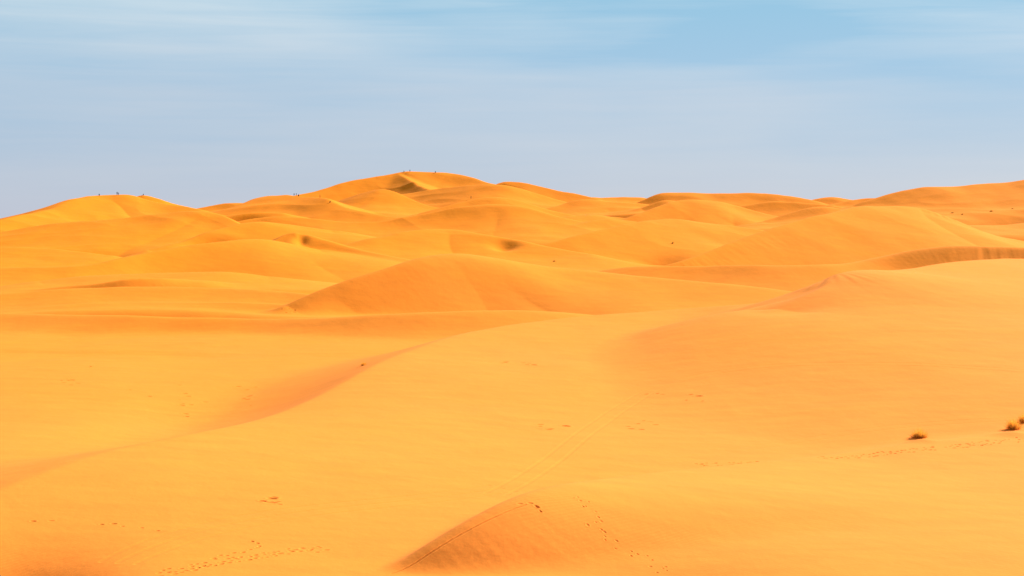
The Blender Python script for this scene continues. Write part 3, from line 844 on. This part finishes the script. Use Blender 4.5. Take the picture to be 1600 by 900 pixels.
SX, SY = 2, 6
for mi, mk in enumerate(MARKS):
    cells = np.argwhere(cell_mark == mi)
    if not len(cells):
        continue
    J, I = cells[:, 0], cells[:, 1]
    a = np.linspace(0, 1, SX + 1); c = np.linspace(0, 1, SY + 1)
    A, C = np.meshgrid(a, c)
    A, C = A.ravel(), C.ravel()
    w = np.stack([(1 - A) * (1 - C), A * (1 - C), A * C, (1 - A) * C], -1)
    corners = quads[J, I]
    V = np.einsum('nkd,mk->nmd', Pf[corners], w).reshape(-1, 3)
    NB = np.einsum('nkd,mk->nmd', Nf[corners], w).reshape(-1, 3)
    # weld equal points of neighbouring cells
    key = np.round(V[:, :2] * 2000).astype(np.int64)
    _, idx, inv = np.unique(key, axis=0, return_index=True, return_inverse=True)
    inv = inv.ravel()
    V, NB = V[idx], NB[idx]
    loc = np.arange((SX + 1) * (SY + 1)).reshape(SY + 1, SX + 1)
    lq = np.stack([loc[:-1, :-1], loc[:-1, 1:], loc[1:, 1:], loc[1:, :-1]], -1).reshape(-1, 4)
    Q = (lq[None] + (np.arange(len(cells)) * len(A))[:, None, None]).reshape(-1, 4)
    Q = inv[Q]
    off = all_marks(V[:, 0], V[:, 1])
    # gradient of the marks tilts the shared smooth normals
    h = 0.03
    gx = (all_marks(V[:, 0] + h, V[:, 1]) - off) / h
    gy = (all_marks(V[:, 0], V[:, 1] + h) - off) / h
    V[:, 2] += off
    NB = NB / NB[:, 2:3]
    NB[:, 0] -= gx; NB[:, 1] -= gy
    NB /= np.linalg.norm(NB, axis=1, keepdims=True)
    ow = owner[J, I]
    vals, cnt = np.unique(ow, return_counts=True)
    par = roots.get(int(vals[cnt.argmax()]), ground)
    o = mesh_from(mk['name'], V, tris(Q, NB), NB, par)
    o['kind'] = 'stuff'
    o['label'] = mk['label']

# ------------------------------------------------------------------ plants
m_straw = simple_mat('straw_blades', (0.95, 0.52, 0.07), (0.85, 0.42, 0.05), 3)
m_green = simple_mat('olive_blades', (0.50, 0.28, 0.04), (0.34, 0.20, 0.03), 3)
m_dead = simple_mat('dead_stems', (0.42, 0.17, 0.03), (0.26, 0.11, 0.02), 5)


for m_ in (m_straw, m_green, m_dead):
    # thin leaves let light through
    t_ = m_.node_tree
    pb = t_.nodes['Principled BSDF']
    src = pb.inputs['Base Color'].links[0].from_socket
    tr = N(t_, 'ShaderNodeBsdfTranslucent'); L(t_, src, tr.inputs['Color'])
    ms = N(t_, 'ShaderNodeMixShader'); ms.inputs[0].default_value = 0.45
    L(t_, pb.outputs[0], ms.inputs[1]); L(t_, tr.outputs[0], ms.inputs[2])
    L(t_, ms.outputs[0], t_.nodes['Material Output'].inputs['Surface'])


def strip_mesh(name, blades, mat):
    V, Fc = [], []
    for (root, d, ln, w, curl) in blades:
        side = Vector((-d.y, d.x, 0))
        side = side.normalized() if side.length > 1e-4 else Vector((1, 0, 0))
        k = len(V)
        for i in range(4):
            q = i / 3
            c = root + d * (ln * q) + Vector((d.x, d.y, 0)) * (curl * ln * q * q) - Vector((0, 0, 1)) * (curl * 0.45 * ln * q * q)
            ww = w * (1 - 0.85 * q)
            # a folded leaf: two edges and a raised keel
            V += [c - side * ww, c + Vector((d.x * -0.4, d.y * -0.4, 0.5)) * ww, c + side * ww]
        for i in range(3):
            a = k + 3 * i
            Fc += [(a, a + 1, a + 4, a + 3), (a + 1, a + 2, a + 5, a + 4)]
    me = bpy.data.meshes.new(name)
    me.from_pydata(V, [], Fc)
    me.materials.append(mat)
    return me


def tuft(name, label, cat, group, loc, width, height, n, seed, blade_mat=None, dark=0.5, bw=0.012):
    r = random.Random(seed)
    root = bpy.data.objects.new(name, None)
    root.empty_display_size = 0.3
    root.location = loc
    root['label'] = label; root['category'] = cat
    if group:
        root['group'] = group
    col.objects.link(root)

    def make(part, count, mat, hscale, spread, low):
        bl = []
        for i in range(count):
            a = r.uniform(0, 2 * math.pi)
            rad = width * 0.5 * spread * math.sqrt(r.random())
            # a few off-centre clumps give an uneven outline
            cl = r.choice([(-.45, 0.1), (-.1, -.2), (.2, .1), (.5, -.05), (0, .2)])
            p = Vector((math.cos(a) * rad * .5 + cl[0] * width * .38, math.sin(a) * rad * .5 + cl[1] * width * .4, -0.06))
            lean = r.uniform(low, 0.95)
            d = Vector((p.x / (width * .5) * lean + r.gauss(0, .25), p.y / (width * .5) * lean + r.gauss(0, .25), 1)).normalized()
            edge = 1 - 0.55 * min(1, abs(p.x) / (width * .5))
            bl.append((p, d, height * hscale * edge * r.uniform(.55, 1.1), bw * r.uniform(.7, 1.4), r.uniform(.05, .5)))
        o = bpy.data.objects.new(part, strip_mesh(part, bl, mat))
        o.parent = root
        col.objects.link(o)
    make('blades', n, blade_mat or m_straw, 1.0, 1.0, 0.2)
    make('dead_stems', int(n * dark), m_dead, 0.55, 0.95, 0.5)
    return root


PL = 'grass tufts on the near sand'
tuft('grass_tuft', 'straw yellow grass tuft with dark base standing alone at lower right', 'grass tuft', PL, hit(1436, 684), 2.1, 1.5, 560, 1, dark=0.8, bw=0.016)
tuft('grass_tuft', 'bushy yellow grass tuft just inside the right edge', 'grass tuft', PL, hit(1583, 671), 1.9, 1.7, 620, 2, dark=0.3, bw=0.018)
tuft('grass_tuft', 'yellow grass tuft cut off by the right edge, above the bushy one', 'grass tuft', PL, hit(1600, 660), 1.8, 1.4, 520, 3, dark=0.3, bw=0.018)
tuft('grass_tuft', 'tiny yellow grass tuft beside the diagonal crest, left of centre', 'grass tuft', PL, hit(568, 571), 1.0, 0.9, 150, 4, dark=0.35, bw=0.02)
tuft('grass_tuft', 'tiny dark tuft alone in the left basin', 'grass tuft', PL, hit(142, 573), 0.5, 0.35, 60, 5, dark=1.0, bw=0.02)
SH = 'small desert shrubs on the far dunes'
for k, (px, py, w, h, lab) in enumerate([
        (1488, 333, 2.2, 0.8, 'leftmost dark shrub on the flank of the tall right dune'),
        (1504, 335, 1.6, 0.6, 'faint shrub second from left on the tall right dune'),
        (1549, 330.5, 2.2, 0.9, 'darkest shrub halfway along the flank of the tall right dune'),
        (1582, 326.5, 1.4, 0.6, 'rightmost small shrub on the flank of the tall right dune'),
        (1051, 380.5, 0.6, 0.9, 'single upright shrub on the rounded dune right of centre'),
        (866, 408.5, 1.0, 0.6, 'small shrub behind the right shoulder of the central dune')]):
    tuft('desert_shrub', lab, 'shrub', SH, hit(px, py), w, h, 120, 20 + k, blade_mat=m_green, dark=1.0, bw=0.04)

# ------------------------------------------------------------------ people
m_skin = simple_mat('skin', (0.36, 0.19, 0.11))
m_hair = simple_mat('hair', (0.02, 0.014, 0.01))
CLOTH = {k: simple_mat('cloth_' + k, v) for k, v in dict(black=(0.012, 0.012, 0.016), navy=(0.02, 0.03, 0.07), brown=(0.06, 0.035, 0.02), grey=(0.09, 0.09, 0.10), maroon=(0.10, 0.015, 0.02), slate=(0.04, 0.05, 0.06), olive=(0.05, 0.05, 0.02)).items()}

STAND = dict(pelvis=(0, 0, .96), waist=(0, 0, 1.10), chest=(0, .01, 1.32), neck=(0, .01, 1.50), head=(0, -.01, 1.60), crown=(0, 0, 1.70),
             shl=(-.17, .01, 1.42), ell=(-.24, .04, 1.14), wrl=(-.22, -.06, .90), hal=(-.21, -.09, .82),
             shr=(.17, .01, 1.42), elr=(.25, .03, 1.14), wrr=(.24, -.05, .90), har=(.23, -.08, .82),
             hil=(-.09, 0, .90), knl=(-.11, -.02, .50), anl=(-.12, .02, .09), tol=(-.13, -.14, .04),
             hir=(.09, 0, .90), knr=(.12, -.03, .50), anr=(.13, .03, .09), tor=(.15, -.13, .04))
WALK = dict(STAND, knl=(-.10, -.22, .54), anl=(-.11, -.24, .10), tol=(-.11, -.40, .07), knr=(.10, .06, .50), anr=(.11, .34, .14), tor=(.11, .22, .03),
            ell=(-.23, .16, 1.16), wrl=(-.20, .20, .93), hal=(-.19, .18, .85), elr=(.23, -.10, 1.16), wrr=(.20, -.28, 1.00), har=(.19, -.34, .95))
SIT = dict(pelvis=(0, .05, .13), waist=(0, .07, .28), chest=(0, .03, .50), neck=(0, -.01, .68), head=(0, -.05, .78), crown=(0, -.04, .88),
           shl=(-.17, .02, .60), ell=(-.25, -.12, .40), wrl=(-.12, -.34, .46), hal=(-.04, -.38, .46),
           shr=(.17, .02, .60), elr=(.25, -.12, .40), wrr=(.12, -.34, .44), har=(.04, -.38, .42),
           hil=(-.09, 0, .12), knl=(-.14, -.36, .48), anl=(-.13, -.50, .09), tol=(-.14, -.66, .04),
           hir=(.09, 0, .12), knr=(.14, -.36, .46), anr=(.13, -.52, .09), tor=(.15, -.68, .04))
RAD = dict(pelvis=(.16, .12), waist=(.14, .10), chest=(.17, .12), neck=(.055, .055), head=(.085, .10), crown=(.06, .07), sh=(.07, .07), el=(.045, .045), wr=(.032, .032), ha=(.035, .02),
           hi=(.10, .10), kn=(.065, .065), an=(.045, .045), to=(.04, .03))
BONES = [('pelvis', 'waist', 1), ('waist', 'chest', 1), ('chest', 'neck', 1), ('neck', 'head', 0), ('head', 'crown', 0)]
for sd in 'lr':
    BONES += [('chest', 'sh' + sd, 1), ('sh' + sd, 'el' + sd, 1), ('el' + sd, 'wr' + sd, 1), ('wr' + sd, 'ha' + sd, 0), ('pelvis', 'hi' + sd, 2), ('hi' + sd, 'kn' + sd, 2), ('kn' + sd, 'an' + sd, 2), ('an' + sd, 'to' + sd, 3)]


def person(label, pose, px, py, yaw, top, legs, scale=1.0, group='people on the distant dunes'):
    J = {'stand': STAND, 'walk': WALK, 'sit': SIT}[pose]
    names = list(J)
    me = bpy.data.meshes.new('body')
    me.from_pydata([J[n] for n in names], [(names.index(a), names.index(b)) for a, b, _ in BONES], [])
    o = bpy.data.objects.new('body', me)
    col.objects.link(o)
    md = o.modifiers.new('skin', 'SKIN')
    lay = me.skin_vertices[0].data if me.skin_vertices else None
    if lay is None:
        bm = bmesh.new(); bm.from_mesh(me); bm.verts.layers.skin.verify(); bm.to_mesh(me); bm.free()
        lay = me.skin_vertices[0].data
    for i, n in enumerate(names):
        lay[i].radius = RAD.get(n) or RAD[n[:2]]
        lay[i].use_root = (n == 'pelvis')
    o.modifiers.new('sub', 'SUBSURF').levels = 1
    dg = bpy.context.evaluated_depsgraph_get()
    new = bpy.data.meshes.new_from_object(o.evaluated_get(dg))
    bpy.data.objects.remove(o, do_unlink=True)
    new.name = 'body'
    for mt in (m_skin, CLOTH[top], CLOTH[legs], CLOTH['black']):
        new.materials.append(mt)
    B = [(np.array(J[a]), np.array(J[b]), k) for a, b, k in BONES]
    for f in new.polygons:
        c = np.array(f.center)
        best, mi = 9, 0
        for a, b_, k in B:
            ab = b_ - a
            q = min(1, max(0, float(((c - a) @ ab) / (ab @ ab))))
            d = float(np.linalg.norm(c - a - q * ab))
            if d < best:
                best, mi = d, k
        f.material_index = mi
        f.use_smooth = True
    p = hit(px, py)
    ob = bpy.data.objects.new('person', new)
    ob.location = p
    ob.rotation_euler = (0, 0, yaw)
    ob.scale = (scale,) * 3
    ob['label'] = label; ob['category'] = 'person'; ob['group'] = group
    col.objects.link(ob)
    # hair: a cap over the back and top of the head
    bm = bmesh.new()
    bmesh.ops.create_uvsphere(bm, u_segments=12, v_segments=8, radius=1.0)
    bmesh.ops.delete(bm, geom=[v for v in bm.verts if v.co.z < -0.5 or (v.co.z < 0.15 and v.co.y < -0.35)], context='VERTS')
    h = Vector(J['head']) * .45 + Vector(J['crown']) * .55
    bmesh.ops.transform(bm, matrix=Matrix.Translation(h + Vector((0, .015, .01))) @ Matrix.Diagonal((.10, .115, .11, 1)), verts=bm.verts)
    hm = bpy.data.meshes.new('hair'); bm.to_mesh(hm); bm.free()
    hm.materials.append(m_hair)
    ho = bpy.data.objects.new('hair', hm); ho.parent = ob
    col.objects.link(ho)
    return ob


person('person in dark clothes sitting alone on the crest of the leftmost skyline dune', 'sit', 155, 306, 0.4, 'black', 'black', 1.15)
person('taller of two people standing together on the leftmost skyline dune', 'stand', 183, 305.5, 0.2, 'slate', 'navy', 1.08)
person('shorter of two people standing together on the leftmost skyline dune', 'stand', 185.2, 305.5, 2.6, 'grey', 'slate', 0.9)
person('person sitting on the small crest at the right end of leftmost dune', 'sit', 224, 305.5, 0.0, 'grey', 'slate')
person('left one of two people standing on the ridge left of the peak', 'stand', 459.5, 306.5, 0.5, 'slate', 'grey', 0.95)
person('right one of two people standing on the ridge left of the peak', 'stand', 463, 306, -0.6, 'navy', 'slate', 0.95)
person('dark clothed person crouched on the ridge just right of two standing people', 'sit', 466.5, 307, 0.3, 'black', 'brown', 1.35)
person('person walking down the bright ridge left of the pointed dune', 'walk', 500, 309.5, 1.2, 'brown', 'black', 0.95)
person('person sitting low on the bright ridge below the walking one', 'sit', 516, 317, -0.5, 'black', 'brown', 1.1)
person('person sitting at the left end of the highest summit', 'sit', 631, 269, 0.8, 'brown', 'slate')
person('lone person standing upright on the highest summit', 'stand', 640.5, 269, 0.1, 'slate', 'navy', 1.0)
person('dark clothed person sitting on the right side of the highest summit', 'sit', 680.5, 270, -0.4, 'black', 'black', 1.3)
person('lone person walking on the dune below the peak', 'walk', 736, 311, -1.2, 'black', 'brown', 1.05)
